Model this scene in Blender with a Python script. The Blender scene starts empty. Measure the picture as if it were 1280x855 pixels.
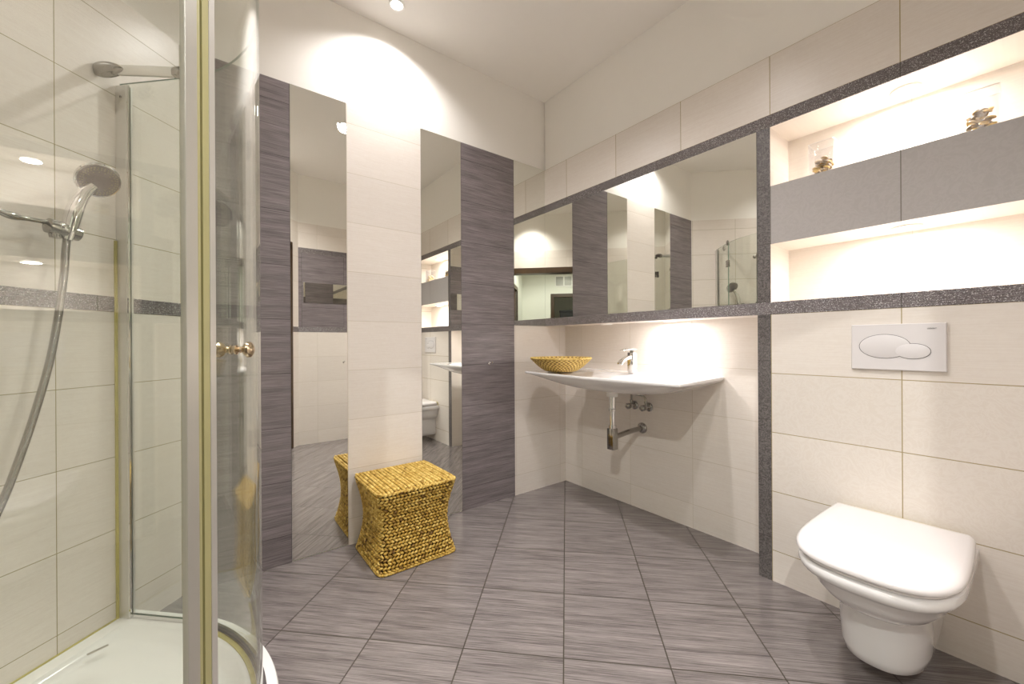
import bpy, bmesh, math, random
from mathutils import Vector, Matrix
C = bpy.context.scene.collection
SC = bpy.context.scene
PI = math.pi
random.seed(7)

# ------------------------------------------------------------------ camera
F_PX = 502.87
YAW, ROLL = 0.91820, -0.00551
fw = Vector((math.cos(YAW), math.sin(YAW), 0.0))
rt = Vector((math.sin(YAW), -math.cos(YAW), 0.0))
up = Vector((0, 0, 1))
r2 = rt * math.cos(ROLL) + up * math.sin(ROLL)
u2 = -rt * math.sin(ROLL) + up * math.cos(ROLL)
cam_d = bpy.data.cameras.new('camera')
cam_d.sensor_fit = 'HORIZONTAL'; cam_d.sensor_width = 36.0
cam_d.lens = F_PX * 36.0 / 1280.0
cam_d.clip_start = 0.01; cam_d.clip_end = 60
cam = bpy.data.objects.new('camera', cam_d); C.objects.link(cam)
cam.matrix_world = Matrix(((r2.x, u2.x, -fw.x, 0), (r2.y, u2.y, -fw.y, 0), (r2.z, u2.z, -fw.z, 1.0), (0, 0, 0, 1)))
SC.camera = cam

# ------------------------------------------------------------------ light levels, exposure
SC.view_settings.view_transform = 'Standard'
SC.view_settings.look = 'None'
SC.view_settings.gamma = 1.0
SC.view_settings.use_curve_mapping = False
SC.view_settings.exposure = 0.66
P_CEIL, P_NICHE, P_CAB, P_HALL = 60.0, 2.3, 1.9, 95.0
WARM = (1.0, 0.962, 0.958); COOL = (0.98, 1.0, 0.96)
wd = bpy.data.worlds.new('world'); SC.world = wd; wd.use_nodes = True
wd.node_tree.nodes['Background'].inputs[0].default_value = (0.05, 0.05, 0.05, 1)
SC.cycles.use_denoising = True
SC.cycles.max_bounces = 14; SC.cycles.diffuse_bounces = 7; SC.cycles.glossy_bounces = 8
SC.cycles.transparent_max_bounces = 24; SC.cycles.transmission_bounces = 8
SC.cycles.sample_clamp_indirect = 4.0
SC.cycles.blur_glossy = 0.3

# ------------------------------------------------------------------ room numbers
FX, BX, LY = 1.876, 2.066, 2.072            # toilet wall, sink recess wall, mirror wall
SX = -0.067                                 # corner of mirror wall and diagonal shower wall
Z0, DZ = 0.129, 0.245                       # tile courses
ZR = [Z0 + DZ * k for k in range(9)]
BL0, BL1 = 1.109, 1.160                     # lower grey border
BU0, BU1 = 1.890, 1.940                     # upper grey border
ZT, ZC = 2.185, 2.657                       # tile top, ceiling
NY0, NY1 = -0.11, 0.677
CY0, CY1 = 0.677, 0.727
SQ = math.sqrt(0.5)
WS = 0.481                                  # x + y of the diagonal door wall
VD, UJ0, UJ1 = WS * SQ, -0.655, 0.60         # diagonal door wall
def uv(u, v, z=0.0):                        # diagonal coordinates -> room
    return Vector(((u + v) * SQ, (v - u) * SQ, z))

# ------------------------------------------------------------------ materials
class NT:
    def __init__(s, name):
        s.m = bpy.data.materials.new(name); s.m.use_nodes = True
        s.t = s.m.node_tree; s.t.nodes.clear()
        s.out = s.n('ShaderNodeOutputMaterial')
    def n(s, typ, **kw):
        nd = s.t.nodes.new(typ)
        for k, v in kw.items():
            setattr(nd, k, v)
        return nd
    def l(s, a, b): s.t.links.new(a, b)
    def setin(s, nd, i, v):
        if v is None: return
        if hasattr(v, 'is_output') or isinstance(v, bpy.types.NodeSocket): s.l(v, nd.inputs[i])
        else: nd.inputs[i].default_value = v
    def math(s, op, a, b=None, c=None, clamp=False):
        nd = s.n('ShaderNodeMath', operation=op); nd.use_clamp = clamp
        s.setin(nd, 0, a); s.setin(nd, 1, b); s.setin(nd, 2, c); return nd.outputs[0]
    def vmath(s, op, a, b=None):
        nd = s.n('ShaderNodeVectorMath', operation=op)
        s.setin(nd, 0, a); s.setin(nd, 1, b)
        return nd.outputs['Value'] if op in ('DOT_PRODUCT', 'LENGTH') else nd.outputs[0]
    def comb(s, x, y, z):
        nd = s.n('ShaderNodeCombineXYZ'); s.setin(nd, 0, x); s.setin(nd, 1, y); s.setin(nd, 2, z); return nd.outputs[0]
    def mix(s, f, a, b):
        nd = s.n('ShaderNodeMix', data_type='RGBA'); s.setin(nd, 0, f); s.setin(nd, 6, a); s.setin(nd, 7, b); return nd.outputs[2]
    def ramp(s, f, stops):
        nd = s.n('ShaderNodeValToRGB'); s.setin(nd, 0, f)
        e = nd.color_ramp.elements
        while len(e) < len(stops): e.new(0.5)
        for i, (p, col) in enumerate(stops):
            e[i].position = p; e[i].color = col if len(col) == 4 else (*col, 1)
        return nd.outputs[0]
    def noise(s, vec, scale=1.0, detail=3.0, rough=0.5, dist=0.0):
        nd = s.n('ShaderNodeTexNoise'); s.setin(nd, 'Vector', vec)
        nd.inputs['Scale'].default_value = scale; nd.inputs['Detail'].default_value = detail
        nd.inputs['Roughness'].default_value = rough; nd.inputs['Distortion'].default_value = dist
        return nd.outputs[0]
    def pos(s): return s.n('ShaderNodeTexCoord').outputs['Object']
    def bump(s, h, strength=0.3, dist=0.002, normal=None):
        nd = s.n('ShaderNodeBump'); nd.inputs['Strength'].default_value = strength
        nd.inputs['Distance'].default_value = dist; s.setin(nd, 'Height', h); s.setin(nd, 'Normal', normal); return nd.outputs[0]
    def bsdf(s, col, rough=0.5, metal=0.0, normal=None, **kw):
        nd = s.n('ShaderNodeBsdfPrincipled')
        s.setin(nd, 'Base Color', col); s.setin(nd, 'Roughness', rough); s.setin(nd, 'Metallic', metal)
        s.setin(nd, 'Normal', normal)
        for k, v in kw.items(): s.setin(nd, k.replace('_', ' '), v)
        s.l(nd.outputs[0], s.out.inputs[0]); return nd
def c4(c): return (*c, 1.0) if len(c) == 3 else c
def plain(name, col, rough=0.5, metal=0.0, var=0.03, scale=20, bump=0.0, **kw):
    t = NT(name); p = t.pos()
    n = t.noise(p, scale, 3)
    a = c4(tuple(max(0, x * (1 - var)) for x in col)); b = c4(tuple(min(1, x * (1 + var)) for x in col))
    colr = t.mix(n, a, b)
    nm = t.bump(n, bump, 0.002) if bump else None
    t.bsdf(colr, rough, metal, nm, **kw); return t.m
def tile(name, d1, o1, w1, d2, o2, w2, kind, colA, colB, grout, gw=0.0022, rough=0.32):
    t = NT(name); p = t.pos()
    u = t.math('SUBTRACT', t.vmath('DOT_PRODUCT', p, d1), o1)
    v = t.math('SUBTRACT', t.vmath('DOT_PRODUCT', p, d2), o2)
    masks = []
    for x, w in ((u, w1), (v, w2)):
        if w:
            masks.append(t.math('LESS_THAN', t.math('PINGPONG', x, w / 2), gw / 2))
    m = masks[0] if len(masks) == 1 else t.math('MAXIMUM', masks[0], masks[1])
    fu = t.math('FLOOR', t.math('DIVIDE', u, w1)) if w1 else 0.0
    fv = t.math('FLOOR', t.math('DIVIDE', v, w2)) if w2 else 0.0
    wn = t.n('ShaderNodeTexWhiteNoise', noise_dimensions='3D'); t.l(t.comb(fu, fv, 0.37), wn.inputs[0])
    per = wn.outputs[0]
    off = t.math('MULTIPLY', per, 7.0)
    h = None
    if kind == 'linen':
        n1 = t.noise(t.comb(t.math('MULTIPLY', u, 9.0), t.math('MULTIPLY', v, 260.0), off), 1.0, 4, 0.6)
        n2 = t.noise(t.comb(u, v, off), 45.0, 3, 0.5, 1.5)
        f = t.math('ADD', t.math('MULTIPLY', n1, 0.7), t.math('MULTIPLY', n2, 0.3))
        f = t.math('MULTIPLY_ADD', t.math('SUBTRACT', f, 0.5), 2.2, 0.5, clamp=True)
        col = t.mix(f, c4(colA), c4(colB)); h = f
    elif kind == 'floral':
        n0 = t.noise(t.comb(u, v, off), 16.0, 2, 0.5, 4.0)
        f1 = t.math('SUBTRACT', 1.0, t.math('MULTIPLY', t.math('ABSOLUTE', t.math('SUBTRACT', n0, 0.5)), 9.0), clamp=True)
        n1 = t.noise(t.comb(u, v, off), 60.0, 2, 0.5, 2.5)
        f = t.math('ADD', t.math('MULTIPLY', f1, 0.6), t.math('MULTIPLY', n1, 0.5), clamp=True)
        col = t.mix(f, c4(colA), c4(colB)); h = f
    elif kind == 'slate':
        n1 = t.noise(t.comb(t.math('MULTIPLY', u, 7.0), t.math('MULTIPLY', v, 400.0), off), 1.0, 6, 0.68, 0.3)
        n2 = t.noise(t.comb(t.math('MULTIPLY', u, 3.0), t.math('MULTIPLY', v, 40.0), off), 1.0, 3, 0.5)
        n3 = t.noise(t.comb(t.math('MULTIPLY', u, 30.0), t.math('MULTIPLY', v, 420.0), off), 1.0, 2, 0.5)
        f = t.math('ADD', t.math('MULTIPLY', n1, 0.75), t.math('MULTIPLY', n2, 0.25))
        f = t.math('MULTIPLY_ADD', t.math('SUBTRACT', f, 0.5), 3.2, 0.5, clamp=True)
        col = t.mix(f, c4(colA), c4(colB))
        sp = t.math('MULTIPLY', t.math('SUBTRACT', n3, 0.70), 5.0, clamp=True)
        col = t.mix(t.math('MULTIPLY', sp, 0.5), col, (0.62, 0.58, 0.58, 1)); h = f
    bri = t.math('MULTIPLY_ADD', per, 0.07, 0.965)
    mul = t.n('ShaderNodeMix', data_type='RGBA', blend_type='MULTIPLY'); mul.inputs[0].default_value = 1
    t.l(col, mul.inputs[6]); t.l(t.comb(bri, bri, bri), mul.inputs[7])
    col = t.mix(m, mul.outputs[2], c4(grout))
    hh = t.math('SUBTRACT', t.math('MULTIPLY', h, 0.12 if kind != 'slate' else (0.12 if 'floor' in name else 0.3)), t.math('MULTIPLY', m, 1.5))
    rg = t.math('MULTIPLY_ADD', m, 0.4, rough)
    t.bsdf(col, rg, 0.0, t.bump(hh, 0.35, 0.0012))
    return t.m
EX, EY, EZ = (1, 0, 0), (0, 1, 0), (0, 0, 1)
ES = (-SQ, -SQ, 0); E1 = (SQ, -SQ, 0); EV = (SQ, SQ, 0)
CRA, CRB, CRG = (0.72, 0.655, 0.59), (0.80, 0.75, 0.695), (0.40, 0.32, 0.17)
CRG2 = (0.60, 0.54, 0.44)
DKA, DKB, DKG = (0.085, 0.071, 0.074), (0.31, 0.272, 0.280), (0.05, 0.042, 0.04)
M = {}
M['creamR'] = tile('cream linen tile', EY, 0.281, 0.395, EZ, Z0, DZ, 'linen', CRA, CRB, CRG, 0.003)
M['creamRF'] = tile('cream flower tile', EY, 0.281, 0.395, EZ, Z0, DZ, 'floral', (0.735, 0.672, 0.605), (0.79, 0.738, 0.68), CRG, 0.003)
M['creamRU'] = tile('cream upper tile', EY, 0.281, 0.395, EZ, BU1, DZ, 'linen', CRA, CRB, CRG, 0.003)
M['creamB'] = tile('cream recess tile', EY, 1.122, 0.395, EZ, Z0, DZ, 'linen', CRA, CRB, CRG2)
M['creamL'] = tile('cream column tile', EX, 0.562, 0.394, EZ, Z0, DZ, 'linen', CRA, CRB, CRG2, 0.0025)
M['creamL2'] = tile('cream corner tile', EX, 2.01, 0.395, EZ, Z0, DZ, 'linen', CRA, CRB, CRG2)
M['creamS'] = tile('cream shower tile', ES, -(SX + LY) * SQ + 0.406, 0.395, EZ, Z0, DZ, 'linen', CRA, CRB, (0.33, 0.29, 0.15))
M['creamD'] = tile('cream diagonal tile', E1, 0.10, 0.395, EZ, Z0, DZ, 'linen', CRA, CRB, CRG2)
M['creamY'] = tile('cream side tile', EX, 0.90, 0.395, EZ, Z0, DZ, 'linen', CRA, CRB, CRG2)
M['darkL'] = tile('dark slate wall tile', EX, 0.313, 0.395, EZ, Z0, DZ, 'slate', DKA, DKB, DKG)
M['darkL2'] = tile('dark slate column tile', EX, 1.208, 0.395, EZ, Z0, DZ, 'slate', DKA, DKB, DKG)
M['darkY'] = tile('dark slate side tile', EX, 0.76, 0.395, EZ, Z0, DZ, 'slate', DKA, DKB, DKG)
M['floor'] = tile('dark slate floor tile', E1, -0.012, 0.3255, EV, 1.281, 0.3275, 'slate', (0.075, 0.063, 0.060), (0.33, 0.293, 0.282), (0.05, 0.04, 0.028), 0.004, 0.16)
M['greyN'] = tile('grey flower tile', EY, 0.281, 0.395, EZ, 5.0, 0, 'floral', (0.44, 0.415, 0.405), (0.49, 0.465, 0.455), (0.22, 0.20, 0.17), 0.003)
M['niche'] = tile('niche cream tile', EY, 0.281, 3.0, EZ, 9.0, 0, 'linen', (0.80, 0.73, 0.66), (0.86, 0.81, 0.74), CRG2, 0.001)
M['paint'] = plain('cream wall paint', (0.86, 0.835, 0.785), 0.6, var=0.01)
M['ceil'] = plain('ceiling paint', (0.85, 0.82, 0.775), 0.7, var=0.01)
M['hallpaint'] = plain('hall paint', (0.80, 0.80, 0.73), 0.6, var=0.01)
def granular():
    t = NT('grey textured border'); p = t.pos()
    along = t.vmath('DOT_PRODUCT', p, (SQ, 1.0, 0))
    z = t.vmath('DOT_PRODUCT', p, EZ)
    n = t.noise(t.comb(t.math('MULTIPLY', along, 150.0), t.math('MULTIPLY', z, 420.0), 0.3), 1.0, 3, 0.6)
    n2 = t.noise(t.comb(t.math('MULTIPLY', along, 330.0), t.math('MULTIPLY', z, 330.0), 0.7), 1.0, 1, 0.5)
    lines = t.math('MULTIPLY', t.math('PINGPONG', z, 0.0036), 277.0)
    f = t.math('MULTIPLY_ADD', t.math('SUBTRACT', n, 0.5), 2.4, 0.45, clamp=True)
    col = t.mix(f, (0.10, 0.085, 0.085, 1), (0.27, 0.24, 0.24, 1))
    col = t.mix(t.math('MULTIPLY', t.math('SUBTRACT', n2, 0.58), 8.0, clamp=True), col, (0.66, 0.64, 0.64, 1))  # pale specks painted in as the border's metallic sparkle
    j = t.math('LESS_THAN', t.math('PINGPONG', t.math('SUBTRACT', t.vmath('DOT_PRODUCT', p, EY), 0.281), 0.395 * 2), 0.0012)
    col = t.mix(j, col, (0.09, 0.08, 0.07, 1))
    h = t.math('ADD', f, lines)
    t.bsdf(col, 0.32, 0.35, t.bump(h, 0.8, 0.002)); return t.m
M['band'] = granular()
def leaf():
    t = NT('grey leaf scroll tile'); p = t.pos()
    along = t.vmath('DOT_PRODUCT', p, EY); z = t.vmath('DOT_PRODUCT', p, EZ)
    v = t.comb(along, z, 0.0)
    n0 = t.noise(v, 42.0, 1, 0.5, 3.0)
    f = t.math('SUBTRACT', 1.0, t.math('MULTIPLY', t.math('ABSOLUTE', t.math('SUBTRACT', n0, 0.52)), 8.0), clamp=True)
    n1 = t.noise(v, 380.0, 2)
    base = t.mix(n1, (0.15, 0.135, 0.13, 1), (0.23, 0.21, 0.205, 1))
    col = t.mix(t.math('MULTIPLY', f, 0.8), base, (0.045, 0.04, 0.038, 1))
    j = t.math('LESS_THAN', t.math('PINGPONG', t.math('SUBTRACT', z, 1.16), 0.1225), 0.001)
    col = t.mix(j, col, (0.07, 0.06, 0.055, 1))
    t.bsdf(col, 0.35, 0.1, t.bump(f, 0.4, 0.001)); return t.m
M['leaf'] = leaf()
M['mirror'] = plain('mirror silver', (0.86, 0.865, 0.82), 0.0, 1.0, var=0.0)
M['medge'] = plain('mirror edge', (0.10, 0.13, 0.10), 0.3, var=0.05)
M['chrome'] = plain('chrome', (0.78, 0.77, 0.76), 0.08, 1.0, var=0.02)
M['chromed'] = plain('aged chrome', (0.40, 0.385, 0.36), 0.14, 1.0, var=0.10, scale=60)
M['brass'] = plain('tarnished brass nickel', (0.60, 0.48, 0.33), 0.2, 1.0, var=0.08)
M['alu'] = plain('satin aluminium', (0.72, 0.70, 0.66), 0.28, 0.6, var=0.03)
M['alud'] = plain('beige-grey aluminium', (0.50, 0.48, 0.43), 0.3, 0.5, var=0.04)  # beige-grey aluminium, darker than the satin one
M['sealy'] = plain('yellowed seal', (0.40, 0.37, 0.18), 0.4, var=0.08, scale=8)
M['sealg'] = plain('clear grey seal', (0.62, 0.58, 0.52), 0.35, var=0.05)
M['gasket'] = plain('dark gasket', (0.10, 0.10, 0.09), 0.5, var=0.1)
M['silicone'] = plain('yellowed silicone', (0.50, 0.44, 0.14), 0.5, var=0.25, scale=14)
M['ceramic'] = plain('white ceramic', (0.80, 0.785, 0.78), 0.10, var=0.004, Coat_Weight=0.5, Coat_Roughness=0.03)
M['plastic'] = plain('white plastic', (0.83, 0.80, 0.795), 0.16, var=0.004)
M['plate'] = plain('white satin plastic', (0.72, 0.69, 0.69), 0.3, var=0.005)
M['acrylic'] = plain('white acrylic', (0.84, 0.83, 0.80), 0.14, var=0.006)
M['groove'] = plain('dark groove', (0.05, 0.045, 0.04), 0.6)
M['white'] = plain('white enamel', (0.85, 0.83, 0.80), 0.3)
M['wood'] = plain('dark brown wood', (0.065, 0.038, 0.020), 0.35, var=0.3, scale=9)
M['woodm'] = plain('brown door leaf', (0.16, 0.09, 0.07), 0.4, var=0.15, scale=9)
M['black'] = plain('black cabinet', (0.012, 0.011, 0.010), 0.4)
M['rubber'] = plain('dark nozzle face', (0.30, 0.27, 0.28), 0.3, 0.4, var=0.1)
M['nozzle'] = plain('yellowed rubber nozzles', (0.55, 0.50, 0.30), 0.5)
def glassmat(name, tint, edge=False):
    t = NT(name)
    tr = t.n('ShaderNodeBsdfTransparent'); tr.inputs[0].default_value = c4(tint)
    gl = t.n('ShaderNodeBsdfGlossy'); gl.inputs['Roughness'].default_value = 0.0
    gl.inputs[0].default_value = (1, 1, 1, 1)
    fr = t.n('ShaderNodeFresnel'); ge = t.n('ShaderNodeNewGeometry')
    t.l(t.math('MULTIPLY_ADD', ge.outputs['Backfacing'], -0.83333, 1.5), fr.inputs[0])
    mx = t.n('ShaderNodeMixShader'); t.l(fr.outputs[0], mx.inputs[0])
    t.l(tr.outputs[0], mx.inputs[1]); t.l(gl.outputs[0], mx.inputs[2]); t.l(mx.outputs[0], t.out.inputs[0]); return t.m
M['glass'] = glassmat('shower glass', (0.945, 0.965, 0.94))
M['jarglass'] = glassmat('clear jar glass', (0.95, 0.95, 0.955))
M['gedge'] = plain('green glass edge', (0.22, 0.30, 0.24), 0.12, 0.0)
def emis(name, col, st):
    t = NT(name); e = t.n('ShaderNodeEmission'); e.inputs[0].default_value = c4(col); e.inputs[1].default_value = st
    t.l(e.outputs[0], t.out.inputs[0]); return t.m
M['lamp'] = emis('lit lamp glass', (1, 0.95, 0.88), 9.0)
M['lampoff'] = plain('unlit lamp glass', (0.5, 0.5, 0.48), 0.1, 0.3)
def weave(name, base, dark, light, attr='tint'):
    t = NT(name); p = t.pos()
    a = t.n('ShaderNodeAttribute'); a.attribute_name = attr
    n = t.noise(p, 90.0, 3, 0.6)
    f = t.math('MULTIPLY_ADD', t.math('SUBTRACT', n, 0.5), 1.1, a.outputs['Fac'], clamp=True)
    col = t.ramp(f, [(0.0, dark), (0.45, base), (1.0, light)])
    n2 = t.noise(p, 500.0, 2)
    t.bsdf(col, 0.55, 0.0, t.bump(n2, 0.4, 0.001)); return t.m
M['rope'] = weave('woven water hyacinth', (0.47, 0.285, 0.042), (0.10, 0.04, 0.006), (0.78, 0.57, 0.17))
M['wicker'] = weave('woven straw', (0.52, 0.34, 0.06), (0.13, 0.06, 0.008), (0.80, 0.62, 0.24))
M['ropein'] = plain('dark weave gaps', (0.06, 0.03, 0.006), 0.8)
M['shell'] = plain('sea shell', (0.60, 0.50, 0.36), 0.35, var=0.45, scale=55)
M['shell2'] = plain('dark sea shell', (0.36, 0.29, 0.22), 0.35, var=0.5, scale=70)
M['shell3'] = plain('golden sea shell', (0.66, 0.46, 0.16), 0.3, var=0.35, scale=60)

# ------------------------------------------------------------------ mesh helpers
WO = {}                                     # world origin of every built mesh
class MB:
    def __init__(s): s.v = []; s.f = []; s.mi = []; s.mats = []
    def mat(s, m):
        if m not in s.mats: s.mats.append(m)
        return s.mats.index(m)
    def add(s, vs, fs, m):
        o = len(s.v); k = s.mat(m); s.v += [Vector(x) for x in vs]
        for f in fs: s.f.append(tuple(i + o for i in f)); s.mi.append(k)
    def box(s, lo, hi, m, fr=None, inset=None):
        x0, y0, z0 = lo; x1, y1, z1 = hi
        vs = [Vector(q) for q in ((x0, y0, z0), (x1, y0, z0), (x1, y1, z0), (x0, y1, z0), (x0, y0, z1), (x1, y0, z1), (x1, y1, z1), (x0, y1, z1))]
        if fr is not None: vs = [fr @ q for q in vs]
        s.add(vs, [(0, 3, 2, 1), (4, 5, 6, 7), (0, 1, 5, 4), (1, 2, 6, 5), (2, 3, 7, 6), (3, 0, 4, 7)], m)
    def loft(s, rings, m, cap0=True, cap1=True, closed=True):
        n = len(rings[0]); vs = [p for r in rings for p in r]; fs = []
        for i in range(len(rings) - 1):
            for j in range(n if closed else n - 1):
                a = i * n + j; b = i * n + (j + 1) % n
                fs.append((a, b, b + n, a + n))
        if cap0: fs.append(tuple(range(n - 1, -1, -1)))
        if cap1: fs.append(tuple((len(rings) - 1) * n + j for j in range(n)))
        s.add(vs, fs, m)
    def lathe(s, prof, m, o=(0, 0, 0), ax=(0, 0, 1), n=32, cap0=True, cap1=True):
        ax = Vector(ax).normalized(); q = ax.to_track_quat('Z', 'Y'); o = Vector(o)
        s.loft([[o + q @ Vector((r * math.cos(2 * PI * j / n), r * math.sin(2 * PI * j / n), h)) for j in range(n)] for r, h in prof], m, cap0, cap1)
    def tube(s, pts, r, m, n=16, cap=True):
        pts = [Vector(p) for p in pts]; rings = []; prev = None
        for i, p in enumerate(pts):
            d = (pts[min(i + 1, len(pts) - 1)] - pts[max(i - 1, 0)]).normalized()
            if prev is None:
                a = d.orthogonal().normalized()
            else:
                a = (prev - d * prev.dot(d)).normalized()
            prev = a; b = d.cross(a)
            rr = r[i] if isinstance(r, (list, tuple)) else r
            rings.append([p + (a * math.cos(2 * PI * j / n) + b * math.sin(2 * PI * j / n)) * rr for j in range(n)])
        s.loft(rings, m, cap, cap)
    def build(s, name, parent=None, smooth=None, bevel=0.0, seg=2, origin=None):
        me = bpy.data.meshes.new(name)
        o = Vector(origin) if origin is not None else Vector((0, 0, 0))
        me.from_pydata([tuple(v - o) for v in s.v], [], s.f); me.update()
        for m in s.mats: me.materials.append(m)
        me.polygons.foreach_set('material_index', s.mi)
        bm = bmesh.new(); bm.from_mesh(me); bmesh.ops.recalc_face_normals(bm, faces=bm.faces)
        if bevel:
            es = [e for e in bm.edges if len(e.link_faces) == 2 and e.calc_face_angle(0) > 0.5]
            bmesh.ops.bevel(bm, geom=es, offset=bevel, segments=seg, affect='EDGES', profile=0.5, clamp_overlap=True)
        if smooth is not None:
            for f in bm.faces: f.smooth = True
            for e in bm.edges:
                if len(e.link_faces) == 2 and e.calc_face_angle(0) > smooth: e.smooth = False
        bm.to_mesh(me); bm.free()
        ob = bpy.data.objects.new(name, me); C.objects.link(ob); ob.location = o
        WO[ob.name] = o.copy()
        if parent is not None:
            ob.parent = parent
            ob.location = o - (WO[parent.name] if parent.name in WO else parent.location)
        return ob
SM = math.radians(38)
def empty(name, loc): 
    o = bpy.data.objects.new(name, None); C.objects.link(o); o.location = loc; o.empty_display_size = 0.05; return o
def tag(o, label=None, cat=None, group=None, kind=None):
    if label: o['label'] = label
    if cat: o['category'] = cat
    if group: o['group'] = group
    if kind: o['kind'] = kind
    return o
def struct(mb, name, label=None, **kw):
    return tag(mb.build(name, **kw), label=label, kind='structure')
def frame(o, ex, ey, ez=(0, 0, 1)):
    ex, ey, ez = Vector(ex), Vector(ey), Vector(ez)
    return Matrix(((ex.x, ey.x, ez.x, o[0]), (ex.y, ey.y, ez.y, o[1]), (ex.z, ey.z, ez.z, o[2]), (0, 0, 0, 1)))
def copytree(o, parent=None):
    c = o.copy(); C.objects.link(c); c.parent = parent
    for ch in [x for x in o.children]: copytree(ch, c)
    return c

# ------------------------------------------------------------------ structure
b = MB(); b.box((-3.2, -3.6, -0.1), (2.4, 2.4, 0), M['floor']); struct(b, 'floor', 'dark grey streaked tiles laid diagonally')
b = MB(); b.box((-3.2, -3.6, ZC), (2.4, 2.4, ZC + 0.1), M['ceil']); struct(b, 'ceiling', 'plain cream ceiling')

# toilet and sink wall
OX = 2.3
b = MB()
b.box((FX, -0.35, 0), (OX, CY0, ZR[1]), M['creamR']); b.box((FX, -0.35, ZR[1]), (OX, CY0, ZR[3]), M['creamRF'])
b.box((FX, -0.35, ZR[3]), (OX, CY0, BL0), M['creamR'])
b.box((FX + .003, CY0, 0), (OX, CY1, BL0), M['niche'])
b.box((BX, CY1, 0), (OX, 2.2, BL0), M['creamB'])
b.box((FX + .003, -0.35, BL0), (OX, LY, BL1), M['niche'])
b.box((FX + .003, CY1, BL1), (OX, LY, BU0), M['paint'])
b.box((FX + .003, CY0, BL1), (OX, CY1, BU0), M['niche'])
b.box((FX + .205, NY0, BL1), (OX, NY1, BU0), M['niche'])
b.box((FX + .003, NY0, 1.402), (FX + .205, NY1, 1.643), M['niche'])
b.box((FX, NY0, 1.402), (FX + .003, NY1, 1.643), M['greyN'])
b.box((FX, -0.35, BL1), (OX, NY0, BU0), M['creamR'])
b.box((FX + .003, -0.35, BU0), (OX, LY, BU1), M['niche'])
b.box((FX, -0.35, BU1), (OX, LY, ZT), M['creamRU'])
b.box((FX + .004, -0.35, ZT), (OX, LY, ZC), M['paint'])
struct(b, 'wall_right', 'cream tiled wall with two lit niches, toilet and sink recess')
b = MB(); b.box((FX - .001, -0.2, BL0), (FX + .003, LY, BL1), M['band']); struct(b, 'trim_1', 'lower grey glittering tile border along right wall')
b = MB(); b.box((FX - .001, -0.2, BU0), (FX + .003, LY, BU1), M['band']); struct(b, 'trim_2', 'upper grey glittering tile border along right wall')
b = MB(); b.box((FX - .0005, CY0, 0), (FX + .003, CY1, BL0), M['leaf']); b.box((FX - .0005, CY0, BL1), (FX + .003, CY1, BU0), M['leaf'])
struct(b, 'trim_3', 'vertical grey leaf-scroll tile strip beside sink recess')

# mirror wall
OY = 2.3
b = MB()
def colL(x0, x1, z0, z1, m, dy=0.0): b.box((x0, LY + dy, z0), (x1, OY, z1), m)
colL(-0.40, 0.313, 0, ZT, M['darkL']); colL(0.313, 0.56, 0, ZT, M['paint'], .004); colL(0.56, 0.954, 0, ZT, M['creamL'])
colL(0.954, 1.208, 0, ZT, M['paint'], .004); colL(1.208, 1.603, 0, ZT, M['darkL2'])
colL(1.603, OX, 0, BL0, M['creamL2']); colL(1.603, OX, BL0, ZT, M['paint'], .004); colL(-0.40, OX, ZT, ZC, M['paint'], .004)
struct(b, 'wall_back', 'wall of dark and cream tile columns between tall mirrors')

# diagonal shower wall
FS = frame((SX, LY, 0), ES, (-SQ, SQ, 0))
LS = 1.10
b = MB()
b.box((0, 0, 0), (LS, .2, BL0), M['creamS'], FS); b.box((0, -.001, BL0), (LS, .2, BL1), M['band'], FS)
b.box((0, 0, BL1), (LS, .2, ZT), M['creamS'], FS); b.box((0, .004, ZT), (LS, .2, ZC), M['paint'], FS)
struct(b, 'wall_left', 'diagonal cream tiled shower wall')

# diagonal door wall: x = u along, y = depth behind room face
FD = frame(tuple(uv(0, VD)), E1, (-SQ, -SQ, 0))
UQ, UC = -1.5127, 0.693
b = MB()
for (u0, u1) in ((UQ - .2, UJ0), (UJ1, UC + .05)):
    b.box((u0, 0, 0), (u1, .12, BL0), M['creamD'], FD); b.box((u0, -.001, BL0), (u1, .12, BL1), M['band'], FD)
    b.box((u0, 0, BL1), (u1, .12, 1.94), M['creamD'], FD)
b.box((UQ - .2, 0, 1.94), (UC + .05, .12, ZT), M['creamD'], FD); b.box((UQ - .2, .004, ZT), (UC + .05, .12, ZC), M['paint'], FD)
struct(b, 'wall_front', 'diagonal cream wall with doorway')
b = MB()
b.box((UJ1 - .07, -.012, 0), (UJ1 + .0, .135, 1.94), M['wood'], FD)
b.box((UJ0, .135, 0), (UJ0 + .06, .15, 1.94), M['wood'], FD); b.box((UJ0, .0, 0), (UJ0 + .012, .135, 1.94), M['wood'], FD)
b.box((UJ0, -.012, 1.893), (UJ1, .135, 1.965), M['wood'], FD)
struct(b, 'door_1', 'dark brown door casing of bathroom', bevel=.003)

# side wall behind the mirror view
SY = -0.25
b = MB()
b.box((0.66, SY - .15, 0), (OX, SY, BL0), M['creamY']); b.box((0.66, SY - .15, BL0), (OX, SY + .001, BL1), M['band'])
b.box((0.66, SY - .15, BL1), (OX, SY, BU0), M['darkY']); b.box((0.66, SY - .15, BU0), (OX, SY + .001, BU1), M['band'])
b.box((0.66, SY - .15, BU1), (OX, SY, ZT), M['creamY']); b.box((0.66, SY - .15, ZT), (OX, SY - .004, ZC), M['paint'])
struct(b, 'wall_side', 'cream wall with dark tile field seen in mirror')

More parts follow.
